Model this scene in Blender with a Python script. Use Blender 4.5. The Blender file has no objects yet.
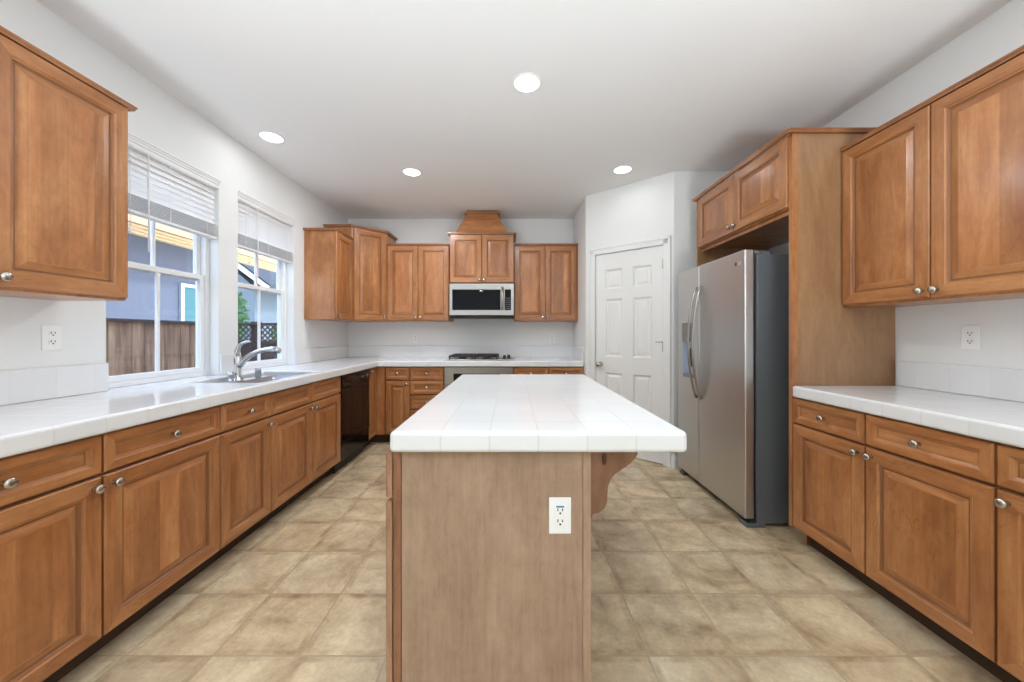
import bpy, bmesh, math, random
from mathutils import Vector, Matrix
random.seed(7)
PI = math.pi
S = bpy.context.scene
COL = S.collection

# ------------------------------------------------------------------ camera, world, light, exposure
F = 358.0
CH = 1.22
cam_d = bpy.data.cameras.new('camera'); cam = bpy.data.objects.new('camera', cam_d); COL.objects.link(cam)
cam.location = (0, 0, CH); cam.rotation_euler = (PI/2, 0, 0)
cam_d.sensor_width = 36; cam_d.lens = F/1024*36; cam_d.shift_y = -7/1024; cam_d.clip_start = .02
S.camera = cam
S.view_settings.view_transform = 'Standard'; S.view_settings.look = 'None'
S.view_settings.gamma = 1; S.view_settings.use_curve_mapping = False
S.view_settings.exposure = 0.29

W = bpy.data.worlds.new('world'); S.world = W; W.use_nodes = True
nt = W.node_tree; nt.nodes.clear()
o_ = nt.nodes.new('ShaderNodeOutputWorld'); b_ = nt.nodes.new('ShaderNodeBackground')
tc = nt.nodes.new('ShaderNodeTexCoord'); sp = nt.nodes.new('ShaderNodeSeparateXYZ'); rp = nt.nodes.new('ShaderNodeValToRGB')
nt.links.new(tc.outputs['Generated'], sp.inputs[0]); nt.links.new(sp.outputs['Z'], rp.inputs[0])
rp.color_ramp.elements[0].position = .0; rp.color_ramp.elements[0].color = (.93, .96, 1, 1)
rp.color_ramp.elements[1].position = .7; rp.color_ramp.elements[1].color = (.45, .66, 1, 1)
nt.links.new(rp.outputs[0], b_.inputs[0]); b_.inputs[1].default_value = 5.0
nt.links.new(b_.outputs[0], o_.inputs[0])

def lamp(name, kind, loc, rot, energy, color=(1, 1, 1), size=None, size_y=None, parent=None, **kw):
    d = bpy.data.lights.new(name, kind); d.energy = energy; d.color = color
    if kind == 'AREA' and size:
        d.size = size
        if size_y: d.shape = 'RECTANGLE'; d.size_y = size_y
        elif kw.get('disk'): d.shape = 'DISK'
    if kind == 'SUN': d.angle = R(6)
    o = bpy.data.objects.new(name, d); COL.objects.link(o); o.location = loc; o.rotation_euler = rot
    if parent: o.parent = parent
    return o
def R(d): return math.radians(d)
# hazy sun high over the roof, lighting the neighbour's side
lamp('sun', 'SUN', (8, -4, 12), (R(-18), R(48), 0), 3.0, (1, .96, .9))
# two unseen fill uplights added behind the camera to brighten the ceiling evenly
for px_ in (-1.25, 1.25):
    lamp('fill_uplight', 'AREA', (px_, -.62, 1.0), (PI, 0, 0), 66, (.82, .92, 1), .4, None, None, disk=True)


cy = S.cycles
cy.max_bounces = 8; cy.diffuse_bounces = 5; cy.glossy_bounces = 4; cy.transmission_bounces = 6; cy.transparent_max_bounces = 12
cy.sample_clamp_indirect = 6; cy.use_denoising = True
cy.caustics_reflective = False; cy.caustics_refractive = False

# ------------------------------------------------------------------ materials
def srgb(r, g, b):
    f = lambda c: (c/255/12.92) if c/255 <= .04045 else ((c/255+.055)/1.055)**2.4
    return (f(r), f(g), f(b), 1)
def mat(name, col, rough=.5, metal=0, spec=.5, coat=0):
    m = bpy.data.materials.new(name); m.use_nodes = True
    b = m.node_tree.nodes['Principled BSDF']
    b.inputs['Base Color'].default_value = col; b.inputs['Roughness'].default_value = rough
    b.inputs['Metallic'].default_value = metal; b.inputs['Specular IOR Level'].default_value = spec
    b.inputs['Coat Weight'].default_value = coat
    return m
class NT:
    def __init__(s, m): s.m = m; s.t = m.node_tree; s.b = s.t.nodes['Principled BSDF']
    def n(s, t, **kw):
        x = s.t.nodes.new(t)
        for k, v in kw.items(): setattr(x, k, v)
        return x
    def l(s, a, b): s.t.links.new(a, b)
    def math(s, op, a, b=None):
        x = s.n('ShaderNodeMath', operation=op)
        for i, v in enumerate((a, b)):
            if v is None: continue
            if isinstance(v, (int, float)): x.inputs[i].default_value = v
            else: s.l(v, x.inputs[i])
        return x.outputs[0]
    def mix(s, f, a, b, blend='MIX'):
        x = s.n('ShaderNodeMix', data_type='RGBA', blend_type=blend)
        for i, v in ((0, f), (6, a), (7, b)):
            if isinstance(v, (int, float, tuple)): x.inputs[i].default_value = v
            else: s.l(v, x.inputs[i])
        return x.outputs[2]
    def noise(s, vec, scale, detail=4, rough=.55, dist=0):
        x = s.n('ShaderNodeTexNoise'); x.inputs['Scale'].default_value = scale; x.inputs['Detail'].default_value = detail
        x.inputs['Roughness'].default_value = rough; x.inputs['Distortion'].default_value = dist
        s.l(vec, x.inputs['Vector']); return x.outputs[0]
    def ramp(s, v, stops):
        x = s.n('ShaderNodeValToRGB'); e = x.color_ramp.elements
        while len(e) < len(stops): e.new(.5)
        for i, (p, c) in enumerate(stops): e[i].position = p; e[i].color = c if len(c) == 4 else (*c, 1)
        s.l(v, x.inputs[0]); return x.outputs[0]
    def mapping(s, vec, loc=(0, 0, 0), scale=(1, 1, 1)):
        x = s.n('ShaderNodeMapping'); x.inputs['Location'].default_value = loc; x.inputs['Scale'].default_value = scale
        s.l(vec, x.inputs['Vector']); return x.outputs[0]
    def bump(s, h, strength, dist=.01):
        x = s.n('ShaderNodeBump'); x.inputs['Strength'].default_value = strength; x.inputs['Distance'].default_value = dist
        s.l(h, x.inputs['Height']); s.l(x.outputs[0], s.b.inputs['Normal'])
def g(v): return (v, v, v, 1)

def wood(name, horiz=False, staves=False, light=(196, 141, 94), mid=(176, 118, 72), dark=(150, 94, 54), rough=.33, knots=True, con=1.0):
    m = mat(name, srgb(*mid), rough); t = NT(m)
    tcn = t.n('ShaderNodeTexCoord'); oi = t.n('ShaderNodeObjectInfo')
    off = t.n('ShaderNodeVectorMath', operation='ADD')
    cmb = t.n('ShaderNodeCombineXYZ')
    r7 = t.math('MULTIPLY', oi.outputs['Random'], 37.0); r3 = t.math('MULTIPLY', oi.outputs['Random'], 91.0)
    t.l(r7, cmb.inputs[0]); t.l(r3, cmb.inputs[1]); t.l(r7, cmb.inputs[2])
    t.l(tcn.outputs['Object'], off.inputs[0]); t.l(cmb.outputs[0], off.inputs[1])
    v = off.outputs[0]
    if horiz:
        big = t.mapping(v, scale=(1.2, 4, 7)); fine = t.mapping(v, scale=(4, 60, 90))
    else:
        big = t.mapping(v, scale=(7, 4, 1.2)); fine = t.mapping(v, scale=(90, 60, 4))
    n1 = t.noise(big, 1.6, 4, .6, .8); n2 = t.noise(fine, 1, 3, .6)
    col = t.ramp(n1, [(.28, srgb(*dark)), (.5, srgb(*mid)), (.72, srgb(*light))])
    fn = t.ramp(n2, [(.3, g(.80)), (.7, g(1.08))])
    col = t.mix(.55*con, col, fn, 'MULTIPLY')
    # warm mottling of maple
    n3 = t.noise(t.mapping(v, scale=(3, 3, 3)), 3.2, 5, .65, .5)
    col = t.mix(.6*con, col, t.ramp(n3, [(.3, (.84, .79, .74, 1)), (.62, (1.05, 1.03, 1.0, 1))]), 'MULTIPLY')
    if staves:
        sx = t.n('ShaderNodeSeparateXYZ'); t.l(v, sx.inputs[0])
        fl = t.math('FLOOR', t.math('MULTIPLY', sx.outputs[0], 11.5))
        wn = t.n('ShaderNodeTexWhiteNoise', noise_dimensions='1D'); t.l(fl, wn.inputs['W'])
        st = t.ramp(wn.outputs['Value'], [(0, (.80, .75, .70, 1)), (1, (1.14, 1.12, 1.08, 1))])
        col = t.mix(.9, col, st, 'MULTIPLY')
    n4 = t.noise(t.mapping(v, scale=(1.4, 3, 3) if horiz else (3, 3, 1.4)), 13, 6, .75, .4)
    col = t.mix(.5*con, col, t.ramp(n4, [(.34, (.78, .74, .70, 1)), (.58, (1.05, 1.04, 1.03, 1))]), 'MULTIPLY')
    if con >= 1:   # thin wandering mineral streaks
        sv = t.mapping(v, scale=(1.5, 2, 5) if horiz else (5, 2, 1.5))
        sn = t.noise(sv, 1.3, 6, .6, 1.2)
        sk = t.ramp(sn, [(.485, g(1)), (.497, (.66, .56, .48, 1)), (.51, g(1))])
        gate2 = t.ramp(t.noise(t.mapping(v, loc=(5, 3, 9)), 2.6, 2), [(.52, g(0)), (.66, g(.75))])
        col = t.mix(gate2, col, t.mix(1.0, col, sk, 'MULTIPLY'))
    if knots:
        vo = t.n('ShaderNodeTexVoronoi'); vo.inputs['Scale'].default_value = 3.1
        kv = t.mapping(v, scale=(.6, 1, 1) if horiz else (1, 1, .6)); t.l(kv, vo.inputs['Vector'])
        k = t.ramp(vo.outputs['Distance'], [(.02, g(.45)), (.075, g(1))])
        wv = t.n('ShaderNodeTexWhiteNoise', noise_dimensions='3D'); t.l(vo.outputs['Position'], wv.inputs['Vector'])
        gate = t.math('GREATER_THAN', wv.outputs['Value'], .6)
        col = t.mix(t.math('MULTIPLY', gate, .7), col, t.mix(1.0, col, k, 'MULTIPLY'))
    tone = t.ramp(oi.outputs['Random'], [(0, g(.93)), (1, g(1.06))])
    col = t.mix(1.0, col, tone, 'MULTIPLY')
    t.l(col, t.b.inputs['Base Color'])
    t.bump(n2, .06, .002)
    m.node_tree.nodes['Principled BSDF'].inputs['Coat Weight'].default_value = .3
    m.node_tree.nodes['Principled BSDF'].inputs['Coat Roughness'].default_value = .18
    return m
WV = wood('maple vertical grain'); WH = wood('maple horizontal grain', horiz=True)
WP = wood('maple glued panel', staves=True)
WG = mat('dark glaze in maple groove', srgb(134, 88, 54), .45)
WC = wood('maple crown', horiz=True, light=(176, 124, 84), mid=(158, 106, 68), dark=(136, 88, 54), knots=False)
WL = wood('light maple laminate', light=(174, 147, 127), mid=(165, 138, 117), dark=(150, 123, 103), knots=False, rough=.45, con=.95)
WL2 = wood('tall maple laminate', light=(172, 134, 98), mid=(160, 122, 87), dark=(148, 110, 76), knots=False, rough=.42, con=.7)
WCAR = wood('maple frame with painted gap shade', light=(150, 102, 64), mid=(130, 84, 50), dark=(106, 66, 38), knots=False)  # carcass maple darkened to paint in the shade between the fronts
WI = mat('dark cabinet inside', srgb(70, 44, 28), .7)
WK = mat('toe kick', srgb(66, 46, 32), .7)  # colour darkened to include the shade of the recess under the fronts

def paint(name, col, bump=.12, rough=.75):
    m = mat(name, col, rough); t = NT(m); tcn = t.n('ShaderNodeTexCoord')
    t.bump(t.noise(tcn.outputs['Object'], 55, 3, .6), bump, .004); return m
WALL = paint('warm white wall paint', srgb(233, 234, 233))
CEIL = paint('white ceiling paint', srgb(236, 236, 236), .18)
TRIM = mat('white semigloss trim', srgb(232, 232, 230), .35)
VINYL = mat('white vinyl', srgb(236, 236, 236), .3)
SLAT = mat('white blind slat', srgb(250, 250, 250), .4); t_ = NT(SLAT)
tl = t_.n('ShaderNodeBsdfTranslucent'); tl.inputs[0].default_value = srgb(240, 240, 240); mx = t_.n('ShaderNodeMixShader'); mx.inputs[0].default_value = .15
t_.l(t_.b.outputs[0], mx.inputs[1]); t_.l(tl.outputs[0], mx.inputs[2]); t_.l(mx.outputs[0], SLAT.node_tree.nodes['Material Output'].inputs[0])
PLASTIC = mat('white plastic', srgb(240, 240, 238), .3)
DARK = mat('dark slot', srgb(45, 45, 45), .6)
NICKEL = mat('brushed nickel', srgb(190, 186, 178), .25, 1)
CHROME = mat('chrome', srgb(215, 215, 215), .12, 1)
BLACK = mat('gloss black', (.008, .005, .006, 1), .1, 0, .3)
BLACKM = mat('matte black iron', (.02, .016, .016, 1), .5)
GLASSK = mat('black glass', (.008, .009, .011, 1), .06, 0, .25)
GREYSIDE = mat('grey painted fridge side', srgb(98, 102, 106), .4)
RUBBER = mat('dark gasket', srgb(40, 40, 42), .6)
def steel(name, axis=2, base=(176, 174, 170), rough=.3):
    m = mat(name, srgb(*base), rough, 1); t = NT(m); tcn = t.n('ShaderNodeTexCoord')
    sc = [220, 220, 220]; sc[axis] = 2
    n = t.noise(t.mapping(tcn.outputs['Object'], scale=tuple(sc)), 1, 2)
    t.l(t.ramp(n, [(.2, g(rough-.04)), (.8, g(rough+.07))]), t.b.inputs['Roughness']); return m
STEEL = steel('brushed stainless steel', 0); STEELF = steel('brushed stainless fridge door', 1, (206, 206, 206), .36)
STEELS = mat('sink steel', srgb(180, 182, 184), .38, 1)

def tiles(name, ax, sx, sy, ox, oy, col, grout, mortar=.003, rough=.1, bump=.5, radd=.3):
    m = mat(name, col, rough); t = NT(m); tcn = t.n('ShaderNodeTexCoord')
    se = t.n('ShaderNodeSeparateXYZ'); t.l(tcn.outputs['Object'], se.inputs[0])
    cm = t.n('ShaderNodeCombineXYZ'); t.l(se.outputs[ax[0]], cm.inputs[0]); t.l(se.outputs[ax[1]], cm.inputs[1])
    v = t.mapping(cm.outputs[0], loc=(-ox + 40*sx, -oy + 40*sy, 0))
    br = t.n('ShaderNodeTexBrick', offset=0, squash=1)
    t.l(v, br.inputs['Vector']); br.inputs['Scale'].default_value = 1
    br.inputs['Brick Width'].default_value = sx; br.inputs['Row Height'].default_value = sy
    br.inputs['Mortar Size'].default_value = mortar; br.inputs['Mortar Smooth'].default_value = .3
    br.inputs['Color1'].default_value = g(.965); br.inputs['Color2'].default_value = g(1)
    c = t.mix(1.0, col, br.outputs['Color'], 'MULTIPLY')
    t.l(t.mix(br.outputs['Fac'], c, grout), t.b.inputs['Base Color'])
    t.l(t.math('ADD', t.math('MULTIPLY', br.outputs['Fac'], radd), rough), t.b.inputs['Roughness'])
    nz = t.noise(tcn.outputs['Object'], 9, 2)
    t.bump(t.math('ADD', t.math('MULTIPLY', t.math('SUBTRACT', 1.0, br.outputs['Fac']), 1.0), t.math('MULTIPLY', nz, .35)), bump, .0025)
    return m
TW = srgb(233, 234, 235); GW = srgb(222, 221, 218)
T_L = tiles('white counter tile left', (0, 1), .1475, .1475, -1.520, 1.145, TW, srgb(228, 228, 227), .0025, .1, .12, .15)
T_R = tiles('white counter tile right', (0, 1), .1475, .1475, 1.655, 1.40, TW, srgb(228, 228, 227), .0025, .1, .12, .15)
T_I = tiles('white counter tile island', (0, 1), .1475, .1505, -.068, 1.205, TW, srgb(222, 222, 220), .0025, .1, .14, .12)
T_SL = tiles('white splash tile side', (1, 2), .154, .154, 1.489, .916, TW, srgb(226, 225, 222), .002, .12, .2)
T_SB = tiles('white splash tile back', (0, 2), .154, .154, -1.3, .916, TW, srgb(226, 225, 222), .002, .12, .2)

# floor tile
def floor_mat():
    m = mat('beige stone look floor tile', srgb(170, 152, 120), .4); t = NT(m); tcn = t.n('ShaderNodeTexCoord')
    sx, sy = .33, .3246
    v = t.mapping(tcn.outputs['Object'], loc=(-.185 + 30*sx, -.0586 + 30*sy, 0))
    def brick(c1, c2, mort):
        br = t.n('ShaderNodeTexBrick', offset=0, squash=1); t.l(v, br.inputs['Vector']); br.inputs['Scale'].default_value = 1
        br.inputs['Brick Width'].default_value = sx; br.inputs['Row Height'].default_value = sy
        br.inputs['Mortar Size'].default_value = mort; br.inputs['Mortar Smooth'].default_value = .5
        br.inputs['Color1'].default_value = c1; br.inputs['Color2'].default_value = c2; return br
    br = brick(g(0), g(1), .0035); edge = brick(g(0), g(0), .035)
    ow = t.n('ShaderNodeVectorMath', operation='ADD'); t.l(tcn.outputs['Object'], ow.inputs[0])
    sc = t.n('ShaderNodeVectorMath', operation='SCALE'); t.l(br.outputs['Color'], sc.inputs[0]); sc.inputs['Scale'].default_value = 17
    t.l(sc.outputs[0], ow.inputs[1])
    n1 = t.noise(ow.outputs[0], 3.2, 6, .62, .5); n2 = t.noise(ow.outputs[0], 14, 6, .7)
    col = t.ramp(n1, [(.30, srgb(160, 137, 112)), (.44, srgb(202, 182, 152)), (.58, srgb(222, 205, 175)), (.75, srgb(230, 220, 200))])
    col = t.mix(.85, col, t.ramp(n2, [(.3, (.80, .78, .75, 1)), (.62, (1.05, 1.05, 1.03, 1))]), 'MULTIPLY')
    n3 = t.noise(ow.outputs[0], 60, 5, .75)
    col = t.mix(.6, col, t.ramp(n3, [(.32, (.84, .82, .79, 1)), (.58, (1.06, 1.06, 1.04, 1))]), 'MULTIPLY')
    tone = t.ramp(br.outputs['Color'], [(0, (.93, .94, .95, 1)), (1, (1.05, 1.03, .98, 1))])
    col = t.mix(1.0, col, tone, 'MULTIPLY')
    ed = t.math('MULTIPLY', edge.outputs['Fac'], t.ramp(t.noise(ow.outputs[0], 5, 5, .7), [(.42, g(0)), (.7, g(.75))]))
    col = t.mix(ed, col, srgb(146, 112, 78))
    t.l(t.mix(br.outputs['Fac'], col, srgb(178, 160, 132)), t.b.inputs['Base Color'])
    t.l(t.ramp(n2, [(.3, g(.48)), (.7, g(.34))]), t.b.inputs['Roughness'])
    t.bump(t.math('ADD', t.math('SUBTRACT', 1.0, br.outputs['Fac']), t.math('MULTIPLY', n2, .3)), .35, .003)
    return m
FLOOR = floor_mat()

def emit(name, col, s):
    m = bpy.data.materials.new(name); m.use_nodes = True; n = m.node_tree; n.nodes.clear()
    e = n.nodes.new('ShaderNodeEmission'); e.inputs[0].default_value = col; e.inputs[1].default_value = s
    o = n.nodes.new('ShaderNodeOutputMaterial'); n.links.new(e.outputs[0], o.inputs[0]); return m
LAMP = emit('lit downlight lens', (1, .98, .94, 1), 6)
def glass():
    m = bpy.data.materials.new('window glass'); m.use_nodes = True; n = m.node_tree; n.nodes.clear()
    tr = n.nodes.new('ShaderNodeBsdfTransparent'); gl = n.nodes.new('ShaderNodeBsdfGlossy'); gl.inputs['Roughness'].default_value = .02
    tr.inputs[0].default_value = (.93, .95, .97, 1)
    mx = n.nodes.new('ShaderNodeMixShader'); lw = n.nodes.new('ShaderNodeLayerWeight'); p5 = n.nodes.new('ShaderNodeMath'); p5.operation = 'POWER'; p5.inputs[1].default_value = 5
    fr = n.nodes.new('ShaderNodeMath'); fr.operation = 'MULTIPLY_ADD'; fr.inputs[1].default_value = .9; fr.inputs[2].default_value = .03; n.links.new(lw.outputs['Facing'], p5.inputs[0]); n.links.new(p5.outputs[0], fr.inputs[0])
    o = n.nodes.new('ShaderNodeOutputMaterial')
    n.links.new(fr.outputs[0], mx.inputs[0]); n.links.new(tr.outputs[0], mx.inputs[1]); n.links.new(gl.outputs[0], mx.inputs[2])
    n.links.new(mx.outputs[0], o.inputs[0]); return m
GLASS = glass()

# ------------------------------------------------------------------ mesh helpers
def box(bm, x0, x1, y0, y1, z0, z1, mi=0):
    if x0 > x1: x0, x1 = x1, x0
    if y0 > y1: y0, y1 = y1, y0
    if z0 > z1: z0, z1 = z1, z0
    v = [bm.verts.new((x, y, z)) for x in (x0, x1) for y in (y0, y1) for z in (z0, z1)]
    for q in ((0, 1, 3, 2), (4, 6, 7, 5), (0, 4, 5, 1), (2, 3, 7, 6), (0, 2, 6, 4), (1, 5, 7, 3)):
        f = bm.faces.new([v[i] for i in q]); f.material_index = mi
    return v
def lathe(bm, prof, origin=(0, 0, 0), axis='z', n=20, mi=0):
    """prof: (radius, height) pairs along the axis; closed at ends when the radius is 0"""
    O = Vector(origin); rings = []
    ax = {'z': (Vector((1, 0, 0)), Vector((0, 1, 0)), Vector((0, 0, 1))), 'y': (Vector((0, 0, 1)), Vector((1, 0, 0)), Vector((0, 1, 0))),
          '-y': (Vector((1, 0, 0)), Vector((0, 0, 1)), Vector((0, -1, 0))), 'x': (Vector((0, 1, 0)), Vector((0, 0, 1)), Vector((1, 0, 0))),
          '-x': (Vector((0, 0, 1)), Vector((0, 1, 0)), Vector((-1, 0, 0))), '-z': (Vector((0, 1, 0)), Vector((1, 0, 0)), Vector((0, 0, -1)))}[axis]
    for r, h in prof:
        if r < 1e-6: rings.append([bm.verts.new(O + ax[2]*h)])
        else: rings.append([bm.verts.new(O + ax[2]*h + (ax[0]*math.cos(2*PI*k/n) + ax[1]*math.sin(2*PI*k/n))*r) for k in range(n)])
    for a, b in zip(rings, rings[1:]):
        for k in range(n):
            k2 = (k+1) % n
            if len(a) == 1 and len(b) == 1: continue
            if len(a) == 1: f = bm.faces.new((a[0], b[k2], b[k]))
            elif len(b) == 1: f = bm.faces.new((a[k], a[k2], b[0]))
            else: f = bm.faces.new((a[k], a[k2], b[k2], b[k]))
            f.material_index = mi; f.smooth = True
def tube(bm, pts, rad, n=12, mi=0, flat=1.0, up=None):
    """tube through points with a radius per point; flat squashes it sideways"""
    P = [Vector(p) for p in pts]; rings = []
    rr = rad if isinstance(rad, (list, tuple)) else [rad]*len(P)
    u = None
    for i, p in enumerate(P):
        d = (P[min(i+1, len(P)-1)] - P[max(i-1, 0)]).normalized()
        if u is None:
            u = Vector(up) if up else (Vector((0, 0, 1)) if abs(d.z) < .9 else Vector((1, 0, 0)))
        a = (u - d*u.dot(d)).normalized(); b = d.cross(a); u = a
        rings.append([bm.verts.new(p + (a*math.cos(2*PI*k/n) + b*math.sin(2*PI*k/n)*flat)*rr[i]) for k in range(n)])
    for a, b in zip(rings, rings[1:]):
        for k in range(n):
            f = bm.faces.new((a[k], a[(k+1) % n], b[(k+1) % n], b[k])); f.material_index = mi; f.smooth = True
    bm.faces.new(rings[0][::-1]).material_index = mi; bm.faces.new(rings[-1]).material_index = mi
def prism(bm, poly, axis, a, b, mi=0):
    """poly of 2-D points extruded along axis from a to b ('x': poly is y,z; 'y': x,z; 'z': x,y)"""
    def P(p, t): return {'x': (t, p[0], p[1]), 'y': (p[0], t, p[1]), 'z': (p[0], p[1], t)}[axis]
    A = [bm.verts.new(P(p, a)) for p in poly]; B = [bm.verts.new(P(p, b)) for p in poly]; n = len(poly)
    bm.faces.new(A).material_index = mi; bm.faces.new(B[::-1]).material_index = mi
    for i in range(n):
        f = bm.faces.new((A[i], B[i], B[(i+1) % n], A[(i+1) % n])); f.material_index = mi
def cells(bm, axis, us, vs, solid, a, b, mi=0):
    """a slab with holes: grid of cells us x vs, solid(i,j) tells which are filled; between a and b along axis"""
    def P(u, v, t): return {'x': (t, u, v), 'y': (u, t, v), 'z': (u, v, t)}[axis]
    vc = {}
    def V(i, j, t):
        k = (i, j, t)
        if k not in vc: vc[k] = bm.verts.new(P(us[i], vs[j], t))
        return vc[k]
    nu, nv = len(us)-1, len(vs)-1
    ok = lambda i, j: 0 <= i < nu and 0 <= j < nv and solid(i, j)
    for i in range(nu):
        for j in range(nv):
            if not ok(i, j): continue
            bm.faces.new((V(i, j, a), V(i+1, j, a), V(i+1, j+1, a), V(i, j+1, a))).material_index = mi
            bm.faces.new((V(i, j, b), V(i, j+1, b), V(i+1, j+1, b), V(i+1, j, b))).material_index = mi
            for di, dj, p, q in ((-1, 0, (i, j), (i, j+1)), (1, 0, (i+1, j), (i+1, j+1)), (0, -1, (i, j), (i+1, j)), (0, 1, (i, j+1), (i+1, j+1))):
                if not ok(i+di, j+dj):
                    bm.faces.new((V(*p, a), V(*q, a), V(*q, b), V(*p, b))).material_index = mi
def build(name, bm, mats, parent=None, loc=(0, 0, 0), rotz=0, bevel=0, seg=2, ang=35):
    bmesh.ops.recalc_face_normals(bm, faces=bm.faces[:])
    me = bpy.data.meshes.new(name); bm.to_mesh(me); bm.free()
    for m in (mats if isinstance(mats, (list, tuple)) else [mats]): me.materials.append(m)
    o = bpy.data.objects.new(name, me); COL.objects.link(o); o.location = loc; o.rotation_euler = (0, 0, rotz)
    if parent: o.parent = parent
    if bevel:
        for p in me.polygons: p.use_smooth = True
        md = o.modifiers.new('bevel', 'BEVEL'); md.width = bevel; md.segments = seg; md.limit_method = 'ANGLE'; md.angle_limit = R(ang); md.harden_normals = True
    return o
def B(): return bmesh.new()
def thing(name, label, cat, loc=(0, 0, 0), rotz=0, group=None):
    o = bpy.data.objects.new(name, None); COL.objects.link(o); o.location = loc; o.rotation_euler = (0, 0, rotz)
    o.empty_display_size = .1; o['label'] = label; o['category'] = cat
    if group: o['group'] = group
    return o
def tag(o, label, cat, group=None):
    o['label'] = label; o['category'] = cat
    if group: o['group'] = group
    return o
def struct(o): o['kind'] = 'structure'; return o
def linked(o, parent, loc, rotz=0):
    c = o.copy(); COL.objects.link(c); c.parent = parent; c.location = loc; c.rotation_euler = (0, 0, rotz); return c

# ------------------------------------------------------------------ the room
XL, XR, YB, HC = -2.11, 2.220, 4.60, 2.70
YR = -5.2
W1 = (1.86, 2.575); W2 = (2.755, 3.46); WZ = (.925, 2.315)
T = .14
CT0_ = .860
b = B(); box(b, XL-.2, XR+.2, YR-.2, YB+.2, -.12, 0); struct(build('floor', b, FLOOR))
b = B(); box(b, XL-.2, XR+.2, YR-.2, YB+.2, HC, HC+.12); struct(build('ceiling', b, CEIL))
b = B()
ys = [YR-.2, W1[0], W1[1], W2[0], W2[1], YB]; zs = [0, CT0_-.002, WZ[1], HC]
cells(b, 'x', ys, zs, lambda i, j: not (j == 1 and i in (1, 3)), XL-T, XL); struct(build('wall_left', b, WALL))
b = B(); box(b, XL-T, XR+T, YB, YB+T, 0, HC); struct(build('wall_back', b, WALL))
b = B(); box(b, XR, XR+T, YR-.2, YB, 0, HC); struct(build('wall_right', b, WALL))
b = B(); cells(b, 'y', [XL, .7, 1.5, XR], [0, 1.0, 1.8, HC], lambda i, j: not (i == 1 and j == 1), YR-T, YR); struct(build('wall_rear', b, WALL))
# pantry enclosure: side, diagonal with the doorway, and the stretch beside the fridge
PA = Vector((.79, 3.84)); PB = Vector((1.475, 3.26))
b = B(); box(b, .79, .90, 3.84, YB, 0, HC); struct(build('wall_pantry_side', b, WALL))
b = B(); box(b, 1.475, XR, 3.26, 3.37, 0, HC); struct(build('wall_fridge_side', b, WALL))
pd = PB-PA; PL = pd.length; pa = math.atan2(pd.y, pd.x)     # local x runs along the wall, -y faces the room
# doorway in local x
DX0, DX1, DH = .115, .800, 2.045
b = B(); cells(b, 'y', [0, DX0-.012, DX1+.012, PL], [0, DH+.012, HC], lambda i, j: not (i == 1 and j == 0), 0, .11)
struct(build('wall_pantry_front', b, WALL, loc=(PA.x, PA.y, 0), rotz=pa))

def panel_loops(bm, x0, x1, z0, z1, y0, prof, mv=0, mh=1, mp=2, mg=3, glaze=()):
    """nested rectangles from the outside in: prof = (inset, projection towards -y)"""
    prev = None
    for k, (ins, pr) in enumerate(prof):
        c = [bm.verts.new(p) for p in ((x0+ins, y0-pr, z0+ins), (x1-ins, y0-pr, z0+ins), (x1-ins, y0-pr, z1-ins), (x0+ins, y0-pr, z1-ins))]
        if prev:
            for s in range(4):
                f = bm.faces.new((prev[s], prev[(s+1) % 4], c[(s+1) % 4], c[s]))
                f.material_index = mg if k in glaze else (mh if s in (0, 2) else mv)
        else:
            f = bm.faces.new(c[::-1]); f.material_index = mv
        prev = c
    f = bm.faces.new(prev); f.material_index = mp
# six panel pantry door
door = bpy.data.objects.new('door_1', None); COL.objects.link(door); door.location = (PA.x, PA.y, 0); door.rotation_euler = (0, 0, pa); struct(door)
b = B()
dw = DX1-DX0
xs = [DX0, DX0+.105, DX0+.105+.185, DX1-.105-.185, DX1-.105, DX1]
zs = [.008, .22, .825, .985, 1.58, 1.68, 1.885, DH]
pan = {(1, 1), (3, 1), (1, 3), (3, 3), (1, 5), (3, 5)}
cells(b, 'y', xs, zs, lambda i, j: (i, j) not in pan, .012, .045)
for (i, j) in pan:
    panel_loops(b, xs[i], xs[i+1], zs[j], zs[j+1], .04, [(0, 0), (.0, .028), (.006, .026), (.014, .014), (.026, .012), (.045, .021)], 0, 0, 0, 0)
dl = build('door_panel', b, TRIM, door)
b = B()   # casing
cw = .062
for (u0, u1, w0, w1) in ((DX0-.012-cw, DX0-.004, 0, DH+.012+cw), (DX1+.004, DX1+.012+cw, 0, DH+.012+cw), (DX0-.012-cw, DX1+.012+cw, DH+.004, DH+.012+cw)):
    box(b, u0, u1, -.014, 0, w0, w1)
for (u0, u1, w0, w1) in ((DX0-.012-cw, DX0-.050, 0, DH+.012+cw), (DX1+.050, DX1+.012+cw, 0, DH+.012+cw), (DX0-.012-cw, DX1+.012+cw, DH+.050, DH+.012+cw)):
    box(b, u0, u1, -.022, -.013, w0, w1)
box(b, DX0-.0115, DX0-.003, 0, .10, 0, DH+.01); box(b, DX1+.003, DX1+.0115, 0, .10, 0, DH+.01); box(b, DX0-.01, DX1+.01, 0, .10, DH+.003, DH+.0115)
build('door_casing', b, TRIM, door, bevel=.003)
b = B(); lathe(b, [(0, 0), (.026, 0), (.026, .006), (.011, .010), (.010, .03), (.022, .04), (.027, .052), (.022, .064), (0, .068)], (DX0+.055, .012, .905), '-y')
build('door_knob', b, NICKEL, door)
for z in (.25, 1.10, 1.87):
    b = B(); lathe(b, [(0, 0), (.006, 0), (.006, .09), (0, .09)], (DX1+.003, -.004, z-.045), 'z', 10)
    if z == 1.10: tube(b, [(DX1, .0, z+.045), (DX1-.02, -.03, z+.045), (DX1-.055, -.035, z+.045)], .004, 8)
    build('hinge', b, NICKEL, door)
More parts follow.
